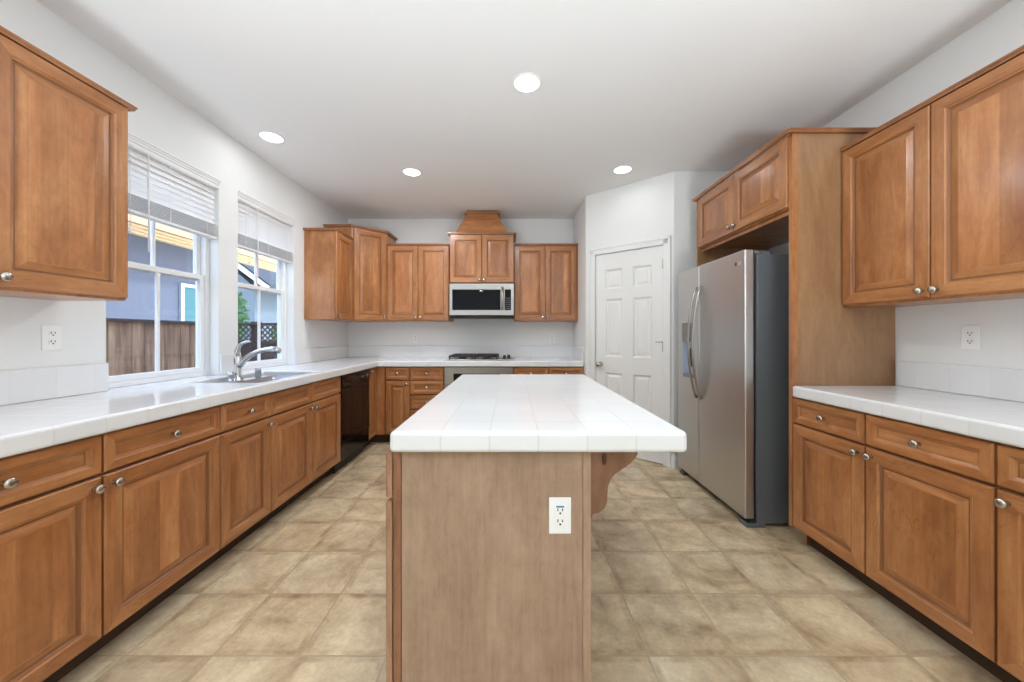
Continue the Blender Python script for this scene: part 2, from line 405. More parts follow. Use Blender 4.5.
def base(u0, u1, name, loc, rz):
    b = B(); prism(b, [(0, 0), (-.016, 0), (-.016, .075), (-.009, .095), (-.006, .11), (0, .11)], 'x', u0, u1)
    struct(build(name, b, TRIM, loc=loc, rotz=rz))
base(DX1+.012+cw+.001, PL+.008, 'baseboard_pantry', (PA.x, PA.y, 0), pa)
base(-.005, .03, 'baseboard_fridge_side', (1.475, 3.26, 0), 0)

# windows
SILLS = []
def window(n, y0, y1):
    SILLS.append((n, y0, y1))
    w = bpy.data.objects.new('window_%d' % n, None); COL.objects.link(w); w.location = (XL-.10, y0, WZ[0]); struct(w)
    L = y1-y0; H = WZ[1]-WZ[0]; m = .69
    b = B(); box(b, .036, .1003, .001, L-.001, -.06, 0); build('window_sill', b, T_L, w)
    b = B()  # outer vinyl frame, x from -.04 to +.03
    cells(b, 'x', [0.001, .032, L-.032, L-.001], [0, .03, H-.04, H], lambda i, j: not (i == 1 and j == 1), -.04, .035)
    build('window_frame', b, VINYL, w, bevel=.004)
    for (z0, z1, x0, nm) in ((.03, m+.02, .0, 'lower_sash'), (m-.02, H-.04, -.028, 'upper_sash')):
        b = B(); r = .034
        cells(b, 'x', [.032, .032+r, L-.032-r, L-.032], [z0, z0+r, z1-r, z1], lambda i, j: not (i == 1 and j == 1), x0, x0+.026)
        s = build(nm, b, VINYL, w, bevel=.003)
        b = B(); box(b, x0+.010, x0+.016, .032+r, L-.032-r, z0+r, z1-r); build('pane', b, GLASS, s)
        b = B(); box(b, x0+.006, x0+.021, L/2-.009, L/2+.009, z0+r, z1-r); build('muntin', b, VINYL, s)
window(1, *W1); window(2, *W2)

# ------------------------------------------------------------------ blinds
def blind(y0, y1, label, low, n_open=7):
    t = thing('window_blind', label, 'blind', (XL-.03, y0, WZ[1]), 0, 'raised white window blinds')
    L = y1-y0
    b = B(); prism(b, [(-.02, -.05), (.031, -.05), (.031, -.030), (.037, -.025), (.037, -.016), (.043, -.010), (.043, -.003), (.049, .002), (.049, .009), (.033, .009), (.033, -.002), (-.02, -.002)][::-1], 'y', .0, L)
    build('valance', b, SLAT, t)
    b = B(); box(b, -.03, .026, .006, L-.006, -.055, -.005); build('head_rail', b, SLAT, t)
    b = B(); z = -.07
    def slat(z, tilt):
        c, s = math.cos(tilt)*.024, math.sin(tilt)*.024
        p = [(-c, z+s), (0, z+.002), (c, z-s), (c, z-s-.0028), (0, z-.001), (-c, z+s-.0028)]
        prism(b, p, 'y', .008, L-.008)
    for k in range(n_open): slat(z, R(70)); z -= .036
    z += .01
    for k in range(9): slat(z, R(3)); z -= .0098
    build('slats', b, SLAT, t)
    b = B(); box(b, -.025, .025, .008, L-.008, z-.016, z); build('bottom_rail', b, SLAT, t, bevel=.003)
    for yy in (.09, L/2, L-.09):
        b = B(); box(b, .0255, .0265, yy-.002, yy+.002, z-.01, -.05); build('ladder_cord', b, SLAT, t)
    b = B(); tube(b, [(.034, L*.30, -.05), (.036, L*.30, -.62)], .0045, 8); build('tilt_wand', b, PLASTIC, t)
    b = B(); tube(b, [(.034, L*.16, -.05), (.034, L*.16, -.50)], .002, 6); lathe(b, [(0, 0), (.004, 0), (.008, .035), (0, .038)], (.034, L*.16, -.50), '-z', 10)
    build('pull_cord', b, PLASTIC, t)
blind(W1[0], W1[1], 'white slatted blind pulled up over the window nearer the wall cabinet on the left', .36)
blind(W2[0], W2[1], 'white slatted blind pulled up over the window behind the kitchen tap', .36)

# ------------------------------------------------------------------ cabinets
b = B(); lathe(b, [(0, 0), (.008, 0), (.0065, .004), (.006, .012), (.010, .017), (.0155, .021), (.0165, .026), (.013, .030), (0, .032)], (0, 0, 0), '-y', 16)
KNOB = build('knob', b, NICKEL); KM = KNOB.data; bpy.data.objects.remove(KNOB)
def knob(parent, x, y, z):
    o = bpy.data.objects.new('knob', KM); COL.objects.link(o); o.parent = parent; o.location = (x, y, z); return o
DOORP = [(0, 0), (0, .015), (.004, .020), (.052, .020), (.056, .016), (.062, .016), (.066, .009), (.072, .009), (.098, .0165), (.102, .0165)]
DRAWP = [(0, 0), (0, .015), (.004, .020), (.031, .020), (.034, .016), (.045, .011), (.047, .008)]
def door_front(par, x0, x1, z0, z1, kx=None, kz=None, name='door', prof=DOORP, y=0.0):
    b = B(); panel_loops(b, x0, x1, z0, z1, y, prof, glaze=(6, 7) if prof is DOORP else (6,))
    d = build(name, b, [WV, WH, WP if prof is DOORP else WH, WG], par)
    if kx is not None: knob(d, kx, y-.020, kz)
    return d
ZB, ZD0, ZD1, ZT = .115, .702, .714, .852     # door bottom, door top, drawer bottom, drawer top
def base_cab(loc, rz, w, label, doors, drawers, group=None, depth=.585, top=.859, hinge=None):
    """doors: (x0,x1,knob side), drawers: (x0,x1,z0,z1,has knob)"""
    t = thing('base_cabinet', label, 'cabinet', loc, rz, group)
    b = B(); e = .0006
    box(b, e, w-e, .0005, depth, .105, top); build('carcass', b, WCAR, t)
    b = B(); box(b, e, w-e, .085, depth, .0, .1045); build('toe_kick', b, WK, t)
    for x0, x1, side in doors:
        door_front(t, x0, x1, ZB, ZD0 if side[-1] != 'T' else ZT, x1-.028 if side[0] == 'R' else x0+.028, (ZD0-.035 if side[-1] != 'T' else ZT-.03))
    for d in drawers:
        x0, x1, z0, z1, k = d
        f = door_front(t, x0, x1, z0, z1, (x0+x1)/2 if k else None, (z0+z1)/2, 'drawer' if k else 'false_front', DRAWP)
    return t
FL = -1.51
def left_cab(y0, y1, label, doors, drawers, group='base cabinets under the windows'):
    return base_cab((FL, y0, 0), PI/2, y1-y0, label, doors, drawers, group)
G = .004
left_cab(.787, 1.307, 'maple base cabinet at the near left edge, its door knob at upper right', [(G, .52-G, 'R')], [(G, .52-G, ZD1, ZT, 1)])
left_cab(1.307, 1.833, 'wide maple base cabinet with door knob at upper left, second from the near left', [(G, .526-G, 'L')], [(G, .526-G, ZD1, ZT, 1)])
left_cab(1.833, 2.218, 'narrow maple base cabinet between the wide one and the sink cabinet', [(G, .385-G, 'R')], [(G, .385-G, ZD1, ZT, 1)])
# sink cabinet: a hollow box so that the basin hangs inside it
t = thing('sink_cabinet', 'maple sink cabinet with two doors and two knobless false drawer fronts', 'cabinet', (FL, 2.218, 0), PI/2, 'base cabinets under the windows')
w = .902; e = .0006
b = B(); box(b, e, .018, .0005, .585, .105, .859); box(b, w-.018, w-e, .0005, .585, .105, .859)
box(b, .018, w-.018, .0005, .585, .105, .123); box(b, .018, w-.018, .0005, .018, .123, .859); box(b, .018, w-.018, .575, .585, .123, .859)
build('carcass', b, WCAR, t)
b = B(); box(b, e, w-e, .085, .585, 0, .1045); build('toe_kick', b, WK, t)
door_front(t, G, w/2-.003, ZB, ZD0, w/2-.03, ZD0-.035); door_front(t, w/2+.003, w-G, ZB, ZD0, w/2+.03, ZD0-.035)
door_front(t, G, w/2-.003, ZD1, ZT, None, None, 'false_front', DRAWP); door_front(t, w/2+.003, w-G, ZD1, ZT, None, None, 'false_front', DRAWP)
# corner cabinet behind the dishwasher, with one narrow door on this side
FB = 3.962
t = thing('corner_base_cabinet', 'maple corner base cabinet with one narrow full-height door beside the dishwasher', 'cabinet', (FL, 3.735, 0), PI/2)
b = B(); box(b, e, FB-3.735, .0005, .585, .105, .859); box(b, FB-3.735+.0006, YB-3.735-.003, -.10, .585, .105, .859)
build('carcass', b, WV, t)
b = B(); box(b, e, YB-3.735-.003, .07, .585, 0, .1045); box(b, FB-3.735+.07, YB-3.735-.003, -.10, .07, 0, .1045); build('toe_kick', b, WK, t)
b = B(); panel_loops(b, .006, .203, ZB, ZT, 0, [(0, 0), (0, .015), (.004, .020), (.040, .020), (.043, .016), (.048, .010), (.054, .010), (.066, .0165), (.07, .0165)], glaze=(5, 6))
d = build('door', b, [WV, WH, WP, WG], t); knob(d, .03, -.02, ZT-.03)
# back run: root at face plane, local x = +X
def back_cab(x0, x1, label, doors, drawers):
    return base_cab((x0, FB, 0), 0, x1-x0, label, doors, drawers, 'base cabinets along the back wall', depth=YB-FB-.003)
back_cab(-1.408, -1.125, 'small maple base cabinet with one door left of the drawer stack at the back wall', [(G+.012, .283-G, 'R')], [(G+.012, .283-G, ZD1, ZT, 1)])
back_cab(-1.1245, -.750, 'maple drawer cabinet with a stack of drawers left of the oven', [], [(G, .3745-G, ZD1, ZT, 1), (G, .3745-G, .555, .703, 1), (G, .3745-G, .395, .541, 1), (G, .3745-G, ZB, .381, 1)])
back_cab(.015, .787, 'maple base cabinet right of the oven, beside the pantry wall', [(G, .385, 'R'), (.391, .772-G, 'L')], [(G, .385, ZD1, ZT, 1), (.391, .772-G, ZD1, ZT, 1)])
# right run: local x points towards the camera
FR = 1.637
def right_cab(y1, y0, label, doors, drawers):
    return base_cab((FR, y1, 0), -PI/2, y1-y0, label, doors, drawers, 'base cabinets on the right wall', depth=XR-FR-.003)
right_cab(2.066, 1.644, 'maple base cabinet next to the tall refrigerator panel', [(G, .422-G, 'R')], [(G, .422-G, ZD1, ZT, 1)])
right_cab(1.643, 1.2005, 'wide maple base cabinet in the middle of the right run, door knob at upper left', [(G, .4425-G, 'L')], [(G, .4425-G, ZD1, ZT, 1)])
right_cab(1.200, .60, 'maple base cabinet cut off by the right edge, nearest the camera', [(G, .293, 'L'), (.299, .597-G, 'R')], [(G, .293, ZD1, ZT, 1), (.299, .597-G, ZD1, ZT, 1)])

# ------------------------------------------------------------------ upper cabinets
CROWN = [(0, 0), (-.021, 0), (-.0215, .006), (-.024, .011), (-.027, .013), (-.027, .020), (0, .020)]
def crown_strip(bm, x0, x1, y, z, m0=0, m1=0, mi=0):
    """moulding along x in front of plane y, mitred by m0 / m1 (1 = outward miter, 0 = square)"""
    A = [bm.verts.new((x0 + m0*p[0], y+p[0], z+p[1])) for p in CROWN]; Bq = [bm.verts.new((x1 - m1*p[0], y+p[0], z+p[1])) for p in CROWN]
    n = len(CROWN); bm.faces.new(A); bm.faces.new(Bq[::-1])
    for i in range(n): bm.faces.new((A[i], Bq[i], Bq[(i+1) % n], A[(i+1) % n])).material_index = mi
def crown_side(bm, x, y0, y1, z, sgn, m=1):
    """moulding along y on the side plane x, projecting in sgn direction, mitred at y0 (front)"""
    A = [bm.verts.new((x - sgn*p[0], y0 + m*p[0], z+p[1])) for p in CROWN]; Bq = [bm.verts.new((x - sgn*p[0], y1, z+p[1])) for p in CROWN]
    n = len(CROWN); bm.faces.new(A); bm.faces.new(Bq[::-1])
    for i in range(n): bm.faces.new((A[i], Bq[i], Bq[(i+1) % n], A[(i+1) % n]))
def upper(name, label, loc, rz, w, depth, z0, z1, doors, group=None, sides=(0, 0), crown=True, side_mat=None):
    t = thing(name, label, 'cabinet', loc, rz, group)
    b = B(); box(b, .0006, w-.0006, .0005, depth, z0, z1)
    build('carcass', b, side_mat or WV, t)
    for x0, x1, side in doors:
        door_front(t, x0, x1, z0+.012, z1-.010, x1-.026 if side == 'R' else x0+.026, z0+.045)
    if crown:
        b = B(); crown_strip(b, 0, w, -.0, z1-.006, sides[0], sides[1])
        if sides[0]: crown_side(b, 0, 0, depth, z1-.006, -1)
        if sides[1]: crown_side(b, w, 0, depth, z1-.006, 1)
        build('crown_moulding', b, WC, t)
    return t
UZ0, UZ1 = 1.375, 2.276
upper('wall_cabinet', 'large maple wall cabinet at the upper left corner before the windows', (-1.80, .761, 0), PI/2, .908, .307, UZ0, UZ1,
      [(.006, .451, 'R'), (.457, .902, 'L')], sides=(0, 1))
upper('wall_cabinet', 'large two-door maple wall cabinet at the upper right over the counter', (1.92, 2.066, 0), -PI/2, .876, XR-1.923, UZ0, UZ1,
      [(.004, .434, 'R'), (.440, .872, 'L')], sides=(0, 0))
upper('wall_cabinet', 'next maple wall cabinet at the far right edge, nearest the camera', (1.92, 1.189, 0), -PI/2, .43, XR-1.923, UZ0, UZ1,
      [(.006, .424, 'R')], sides=(0, 0))
# back wall
UB = 4.29
gb = 'wall cabinets along the back wall'
upper('wall_cabinet', 'two-door maple wall cabinet left of the range hood', (-1.4915, UB, 0), 0, .7415, YB-UB-.003, UZ0, UZ1+.008, [(.004, .368, 'R'), (.373, .7375, 'L')], gb)
upper('wall_cabinet', 'two-door maple wall cabinet right of the range hood beside the pantry wall', (.026, UB, 0), 0, .762, YB-UB-.003, UZ0, UZ1+.008, [(.004, .368, 'R'), (.373, .737, 'L')], gb)
# left wall beyond the window
upper('wall_cabinet', 'narrow maple wall cabinet past the second window, its side facing the room', (-1.80, 3.63, 0), PI/2, .3805, .307, UZ0-.005, UZ1,
      [(.006, .372, 'L')], sides=(1, 0))
# diagonal corner cabinet
t = thing('corner_wall_cabinet', 'taller diagonal maple wall cabinet in the back left corner', 'cabinet', (XL+.003, YB-.003, 0), 0)
D = .585; d2 = .307; CZ0, CZ1 = UZ0-.005, 2.43
poly = [(0, 0), (0, -D+.002), (d2, -D+.002), (D+.028, -d2), (D+.028, 0)]
b = B(); prism(b, poly, 'z', CZ0, CZ1); build('carcass', b, WV, t)
pA = Vector((d2, -D+.002)); pB = Vector((D+.03, -d2)); dd = pB-pA; Ld = dd.length; ad = math.atan2(dd.y, dd.x)
b = B(); panel_loops(b, .022, Ld-.022, CZ0+.012, CZ1-.012, 0, DOORP, glaze=(6, 7))
dn = build('door', b, [WV, WH, WP, WG], t, loc=(pA.x, pA.y, 0), rotz=ad); knob(dn, Ld-.05, -.02, CZ0+.05)
b = B()   # crown following the three faces
o1 = .034
def ring(off, z):
    n = Vector((dd.y, -dd.x)).normalized()
    a = pA + n*off; 
    # intersections with the offset side planes
    yA = -D+.002-off; tA = (yA-a.y)/dd.y; PAx = a.x+dd.x*tA
    xB = D+.03+off; tB = (xB-a.x)/dd.x; PBy = a.y+dd.y*tB
    return [(0, yA, z), (PAx, yA, z), (xB, PBy, z), (xB, 0, z)]
rings = [[b.verts.new(p) for p in ring(-q[0], CZ1-.006+q[1])] for q in CROWN]
for r0, r1 in zip(rings, rings[1:]+rings[:1]):
    for i in range(3): b.faces.new((r0[i], r0[i+1], r1[i+1], r1[i]))
b.faces.new([r[0] for r in rings]); b.faces.new([r[3] for r in rings][::-1])
build('crown_moulding', b, WC, t)
# hood cabinet over the microwave, with a tapered chimney
UH = 4.22; hx0, hx1 = -.733, .023; hw = hx1-hx0
t = upper('hood_cabinet', 'maple cabinet with tapered wooden hood chimney above the microwave', (hx0, UH, 0), 0, hw, YB-UH-.003, 1.812, 2.395,
          [(.006, hw/2-.003, 'R'), (hw/2+.003, hw-.006, 'L')], sides=(1, 1))
b = B()
def frus(bm, x0, x1, yf, z0, X0, X1, Yf, z1, yb):
    a = [bm.verts.new(p) for p in ((x0, yf, z0), (x1, yf, z0), (x1, yb, z0), (x0, yb, z0))]; c = [bm.verts.new(p) for p in ((X0, Yf, z1), (X1, Yf, z1), (X1, yb, z1), (X0, yb, z1))]
    bm.faces.new(a[::-1]); bm.faces.new(c)
    for i in range(4): bm.faces.new((a[i], a[(i+1) % 4], c[(i+1) % 4], c[i]))
yb = YB-UH-.003
frus(b, .065, hw-.075, .0, 2.411, .20, hw-.205, .06, 2.665, yb)
build('hood_chimney', b, WH, t)
b = B(); crown_strip(b, .19, hw-.195, .06, 2.655, 1, 1); crown_side(b, .19, .06, yb, 2.655, -1); crown_side(b, hw-.195, .06, yb, 2.655, 1)
box(b, .19, hw-.195, .06, yb, 2.655, 2.697); build('hood_cap', b, WC, t)
# fridge surround: cabinet over the fridge with tall side panels
FX = 1.625
t = thing('fridge_cabinet', 'two-door maple cabinet over the refrigerator with a tall side panel to the floor', 'cabinet', (FX, 3.115, 0), -PI/2)
w = 1.045; dp = XR-FX-.003
b = B(); box(b, .02, w-.024, .0005, dp, 1.955, 2.385); build('carcass', b, [WV, WI], t)
b = B(); box(b, w-.020, w-.001, .0285, dp, .105, 2.385); box(b, w-.020, w-.001, .08, dp, 0, .105); sp_ = build('side_panel', b, WL2, t)
b = B(); box(b, w-.0235, w+.0015, -.006, .028, .105, 2.385); build('panel_edge', b, WV, t)
b = B(); box(b, 0, .019, -.02, dp, 1.80, 2.385); build('side_panel', b, WL2, t)
b = B(); box(b, .02, w-.023, .022, .04, 1.93, 1.955); build('valance', b, WV, t)
door_front(t, .026, .515, 1.963, 2.373, .489, 2.0); door_front(t, .521, w-.026, 1.963, 2.373, .547, 2.0)
b = B(); crown_strip(b, 0, w, -.02, 2.379, 1, 1); crown_side(b, w, -.02, dp, 2.379, 1); crown_side(b, 0, -.02, dp, 2.379, -1)
build('crown_moulding', b, WC, t)

# ------------------------------------------------------------------ countertops
CT0, CT1 = .860, .925
NB = 3.92
b = B()
SY0, SY1, SX0, SX1 = 2.18, 2.86, -1.985, -1.535
us = [XL-.058, XL+.0, SX0, SX1, -1.465, .787]; vs = [.787, W1[0], SY0, W1[1], W2[0], SY1, W2[1], NB, YB-.001]
vs[0] = .775
def solid(i, j):
    y0, y1 = vs[j], vs[j+1]; ym = (y0+y1)/2
    if i == 0: return False
    if i == 4: return ym > NB
    if i == 2: return not (SY0 < ym < SY1)
    return True
us[0] = XL-.062; us[1] = XL+.0006
# keep the sill strips just inside the openings
cells(b, 'z', us, vs, solid, CT0, CT1)
build_o = build('countertop', b, T_L, bevel=.012, seg=3)
tag(build_o, 'white tiled countertop running under the windows and along the back wall', 'countertop')
b = B(); box(b, 1.60, XR-.001, .60, 2.0485, CT0, CT1)
tag(build('countertop', b, T_R, bevel=.012, seg=3), 'white tiled countertop on the right below the wall cabinets', 'countertop')
b = B(); box(b, -.371, .532, 1.078, 2.63, CT0, CT1)
tag(build('countertop', b, T_I, bevel=.014, seg=3), 'white tiled countertop on the kitchen island', 'countertop')

# backsplashes
def splash(x0, x1, y0, y1, m, label, z1=1.071):
    b = B(); box(b, x0, x1, y0, y1, CT1+.0005, z1)
    return tag(build('tile_backsplash', b, m, bevel=.005, seg=3), label, 'backsplash')
e = .001
splash(XL+e, XL+.019, .775, W1[0]-.001, T_SL, 'white tile backsplash on the left wall below the outlet')
splash(XL+e, XL+.019, W1[1]+.002, W2[0]-.002, T_SL, 'short white tile backsplash between the two windows behind the tap')
splash(XL+e, XL+.019, W2[1]+.001, YB-.018, T_SL, 'white tile backsplash on the left wall past the second window')
splash(XL+e, .788, YB-.017, YB-e, T_SB, 'long white tile backsplash behind the cooktop')
splash(.772, .789, 3.93, YB-.018, T_SL, 'white tile backsplash return on the pantry wall')
splash(XR-.024, XR-e, .60, 2.0485, T_SL, 'white tile backsplash on the right wall below the outlet', 1.066)

# ------------------------------------------------------------------ island
WIS = wood('island front maple', light=(178, 138, 112), mid=(160, 118, 92), dark=(134, 94, 70))
WS = wood('maple stile with painted shade', light=(150, 104, 78), mid=(134, 90, 64), dark=(116, 76, 54), knots=False)  # stile colour darkened to carry the shade beside the island doors
t = thing('kitchen_island', 'maple kitchen island base with a light end panel and curved brackets', 'kitchen island', (0, 0, 0))
IX0, IX1, IY0, IY1 = -.368, .240, 1.105, 2.60
b = B(); box(b, IX0, IX1, IY0+.012, IY1, .105, CT0-.0006); build('carcass', b, WV, t)
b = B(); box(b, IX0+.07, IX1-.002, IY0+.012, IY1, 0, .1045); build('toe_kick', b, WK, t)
b = B(); box(b, IX0+.027, IX1-.021, IY0+.002, IY0+.0115, 0, CT0-.0006); build('end_panel', b, WL, t)
b = B(); box(b, IX0+.0005, IX0+.0240, IY0+.004, IY0+.0115, .105, CT0-.0006); build('stile', b, WS, t)
b = B(); box(b, IX1-.0205, IX1+.003, IY0-.002, IY0+.016, 0, CT0-.0006); build('stile', b, WL, t)
b = B(); box(b, IX1+.0005, IX1+.006, IY0+.0165, IY1, 0, CT0-.0006); build('back_panel', b, WL, t)
# doors and drawers on the aisle side (facing -X): local frame rotated
def island_front(y1, y0, z0, z1, prof, kx, kz):
    b = B(); w_ = y1-y0
    panel_loops(b, 0, w_, z0, z1, 0, prof, glaze=(6, 7) if prof is DOORP else (6,))
    d_ = build('door' if prof is DOORP else 'drawer', b, [WIS, WIS, WP if prof is DOORP else WH, WG], t, loc=(IX0-.003, y1, 0), rotz=-PI/2)
    knob(d_, w_*kx, -.02, kz)
ws = [IY0+.000, 1.60, 2.10, IY1-.004]
for i in range(3):
    island_front(ws[i+1]-.003, ws[i]+.003, ZD1, ZT, DRAWP, .5, (ZD1+ZT)/2)
    island_front(ws[i+1]-.003, ws[i]+.003, ZB, ZD0, DOORP, .92 if i else .08, ZD0-.035)
# curved brackets under the overhang
def bracket(y):
    b = B(); H0 = CT0-.0008
    pr = [(0, H0), (.152, H0), (.152, H0-.020), (.145, H0-.032), (.127, H0-.051), (.104, H0-.067), (.082, H0-.082), (.066, H0-.100), (.058, H0-.125),
          (.056, H0-.150), (.055, H0-.172), (.047, H0-.192), (.029, H0-.206), (.010, H0-.210), (0, H0-.24)]
    prism(b, [(IX1+.0065+p[0], p[1]) for p in pr], 'y', y, y+.035)
    o_b = build('bracket', b, WB, t)
    if y < 1.2:
        b = B(); lathe(b, [(0, 0), (.020, 0), (.020, .0006), (0, .0006)], (0, 0, 0), '-y', 20)
        for q in b.verts: q.co.x *= .36
        build('knot', b, mat('dark wood knot', srgb(92, 52, 34), .5), o_b, loc=(IX1+.052, y, H0-.035))
    return o_b
WB = wood('knotty bracket maple', light=(166, 126, 100), mid=(150, 109, 84), dark=(126, 86, 64), knots=True)
bracket(IY0+.03); bracket(1.83); bracket(2.52)

# ------------------------------------------------------------------ outlets
def outlet(loc, rz, label, kind='duplex', s=1.0, cat='outlet'):
    t = thing('wall_outlet' if kind != 'switch' else 'wall_plate', label, cat, loc, rz)
    b = B(); box(b, -.036*s, .036*s, -.005, -.0003, -.059*s, .059*s); build('cover_plate', b, PLASTIC, t, bevel=.0025)
    def slots(bm, z):
        box(bm, -.0085, -.0055, -.0082, -.0076, z-.001, z+.008); box(bm, .0055, .0085, -.0082, -.0076, z-.001, z+.007)
        lathe(bm, [(0, 0), (.0032, 0), (.0032, .0006), (0, .0006)], (0, -.0076, z-.0075), '-y', 10)
    if kind == 'duplex':
        for z in (.0195, -.0195):
            b = B(); prism(b, [(.0165*math.cos(a)*(1 if abs(math.cos(a)) < .9 else .95), z + .0135*math.sin(a)) for a in [2*PI*k/20 for k in range(20)]], 'y', -.0076, -.0045)
            r = build('receptacle', b, PLASTIC, t)
            b = B(); slots(b, z); build('slots', b, DARK, r)
    elif kind == 'gfci':
        b = B(); box(b, -.0168, .0168, -.0076, -.0045, -.033, .033); r = build('receptacle', b, PLASTIC, t, bevel=.0015)
        b = B(); slots(b, .017); slots(b, -.017); build('slots', b, DARK, r)
        b = B(); box(b, -.012, .012, -.0082, -.0076, .0272, .0322); r2 = build('test_strip', b, mat('blue strip', srgb(70, 120, 160), .4), r); r2['label'] = 'blue test strip'
        b = B(); box(b, -.003, .003, -.0082, -.0076, -.002, .001); build('reset_button', b, PLASTIC, r)
    else:
        b = B(); box(b, -.0165, .0165, -.0075, -.0045, -.033, .033); build('rocker_switch', b, PLASTIC, t, bevel=.0015)
    return t
outlet((XL+.0005, 1.64, 1.203), PI/2, 'white wall outlet on the left wall beside the windows')
outlet((XR-.0005, 1.73, 1.203), -PI/2, 'white wall outlet on the right wall above the right counter')
outlet((.148, IY0+.002, .66), 0, 'white outlet with a blue strip on the end of the island', 'gfci', .95)
outlet((-1.24, YB-.0005, 1.168), 0, 'white wall outlet on the back wall left of the cooktop')
outlet((.515, YB-.0005, 1.172), 0, 'white wall outlet on the back wall right of the cooktop')
outlet((XL+.0005, 3.62, 1.17), PI/2, 'white switch plate on the left wall just past the second window', 'switch', 1, 'switch')

# ------------------------------------------------------------------ sink, tap, dispenser
SZ = .893
t = thing('kitchen_sink', 'stainless steel sink basin set below the tiled counter by the windows', 'sink', ((SX0+SX1)/2, (SY0+SY1)/2, .860))
hx = (SX1-SX0)/2-.001; hy = (SY1-SY0)/2-.001; z1 = SZ-.860
b = B()   # deck with opening, then the basin
ux = [-hx, -hx+.10, hx-.015, hx]; vy = [-hy, -hy+.03, hy-.03, hy]
cells(b, 'z', ux, vy, lambda i, j: not (i == 1 and j == 1), z1-.012, z1)
build('rim', b, STEELS, t, bevel=.004)
b = B(); r0 = None
for (ins, z) in ((0, z1-.001), (.008, z1-.03), (.015, z1-.15), (.04, z1-.185), (.045, z1-.187)):
    x0, x1, y0, y1 = ux[1]+ins, ux[2]-ins, vy[1]+ins, vy[2]-ins; rr = .035
    ring_ = []
    for (cx, cy_, a0) in ((x1-rr, y1-rr, 0), (x0+rr, y1-rr, 90), (x0+rr, y0+rr, 180), (x1-rr, y0+rr, 270)):
        for k in range(6): a = R(a0+18*k); ring_.append(b.verts.new((cx+rr*math.cos(a), cy_+rr*math.sin(a), z)))
    if r0:
        for k in range(24): f = b.faces.new((r0[k], r0[(k+1) % 24], ring_[(k+1) % 24], ring_[k])); f.smooth = True
    r0 = ring_
b.faces.new(r0)
o = build('basin', b, STEELS, t); md = o.modifiers.new('solid', 'SOLIDIFY'); md.thickness = .0015
b = B(); lathe(b, [(.0, .001), (.03, .001), (.042, .003), (.044, 0), (0, 0)], ((ux[1]+ux[2])/2, 0, z1-.186), 'z'); build('drain', b, CHROME, t)

t = thing('kitchen_faucet', 'chrome single-lever kitchen tap with a long curved spout at the sink', 'faucet', (-1.915, 2.50, SZ))
b = B(); lathe(b, [(0, 0), (.034, 0), (.034, .008), (.026, .016), (.024, .04), (.0235, .12), (.024, .16), (.020, .175), (0, .178)]); build('body', b, CHROME, t)
b = B(); tube(b, [(.008, 0, .10), (.045, 0, .145), (.09, 0, .180), (.14, 0, .205), (.19, 0, .217), (.235, 0, .222), (.27, 0, .218), (.292, 0, .205)],
              [.021, .020, .018, .0165, .016, .0175, .0205, .018], 16); build('spout', b, CHROME, t)
b = B(); lathe(b, [(0, 0), (.014, 0), (.014, .012), (0, .012)], (.268, 0, .205), '-z'); build('spray_nozzle', b, BLACKM, t)
b = B(); tube(b, [(.0, 0, .17), (-.002, 0, .21), (.006, 0, .24), (.03, 0, .262), (.06, 0, .272), (.088, 0, .274)], [.018, .015, .012, .009, .009, .007], 14, flat=1.3); build('lever', b, CHROME, t)
t = thing('valve_knob', 'small round chrome valve knob at the left foot of the tap', 'valve', (-1.915, 2.435, SZ))
b = B(); lathe(b, [(0, 0), (.017, 0), (.015, .01), (.010, .016), (.010, .03), (0, .03)]); build('stem', b, CHROME, t)
b = B(); lathe(b, [(0, -.024), (.012, -.022), (.021, -.012), (.024, 0), (.021, .012), (.012, .022), (0, .024)], (0, 0, .05)); build('ball_handle', b, CHROME, t)
b = B(); tube(b, [(.0, .0, .045), (.0, .035, .05)], .007, 10); build('link', b, CHROME, t)
b = B(); lathe(b, [(0, 0), (.019, 0), (.019, .06), (.017, .07), (0, .072)])
tag(build('air_gap', b, STEELS, loc=(-1.915, 2.70, SZ)), 'short brushed steel air gap cap standing right of the tap', 'air gap')

# ------------------------------------------------------------------ dishwasher
t = thing('dishwasher', 'glossy black built-in dishwasher in the left run', 'dishwasher', (FL, 3.1206, 0), PI/2)
w = .6135
b = B(); box(b, .004, w-.004, .002, .57, .10, .858); build('tub', b, BLACKM, t)
b = B(); box(b, .006, w-.006, -.024, .0015, .255, .735); build('door', b, BLACK, t, bevel=.004)
b = B(); box(b, .006, w-.006, -.030, .0015, .742, .853); cp = build('control_panel', b, BLACK, t, bevel=.006)
b = B(); box(b, .20, .36, -.034, -.0305, .772, .800); build('latch', b, BLACKM, cp, bevel=.002)
b = B(); lathe(b, [(0, 0), (.020, 0), (.017, .012), (0, .013)], (.52, -.0305, .80), '-y', 18); k_ = build('dial', b, mat('grey dial', srgb(90, 88, 88), .3), cp)
for i in range(3):
    b = B(); box(b, .395+i*.028, .415+i*.028, -.033, -.0305, .795, .805); build('button', b, mat('grey button', srgb(110, 108, 108), .3), cp)
b = B(); box(b, .006, w-.006, -.018, .0015, .105, .248); build('lower_panel', b, BLACK, t, bevel=.003)
b = B(); box(b, .01, w-.01, .04, .06, 0, .10); build('kick_plate', b, BLACKM, t)

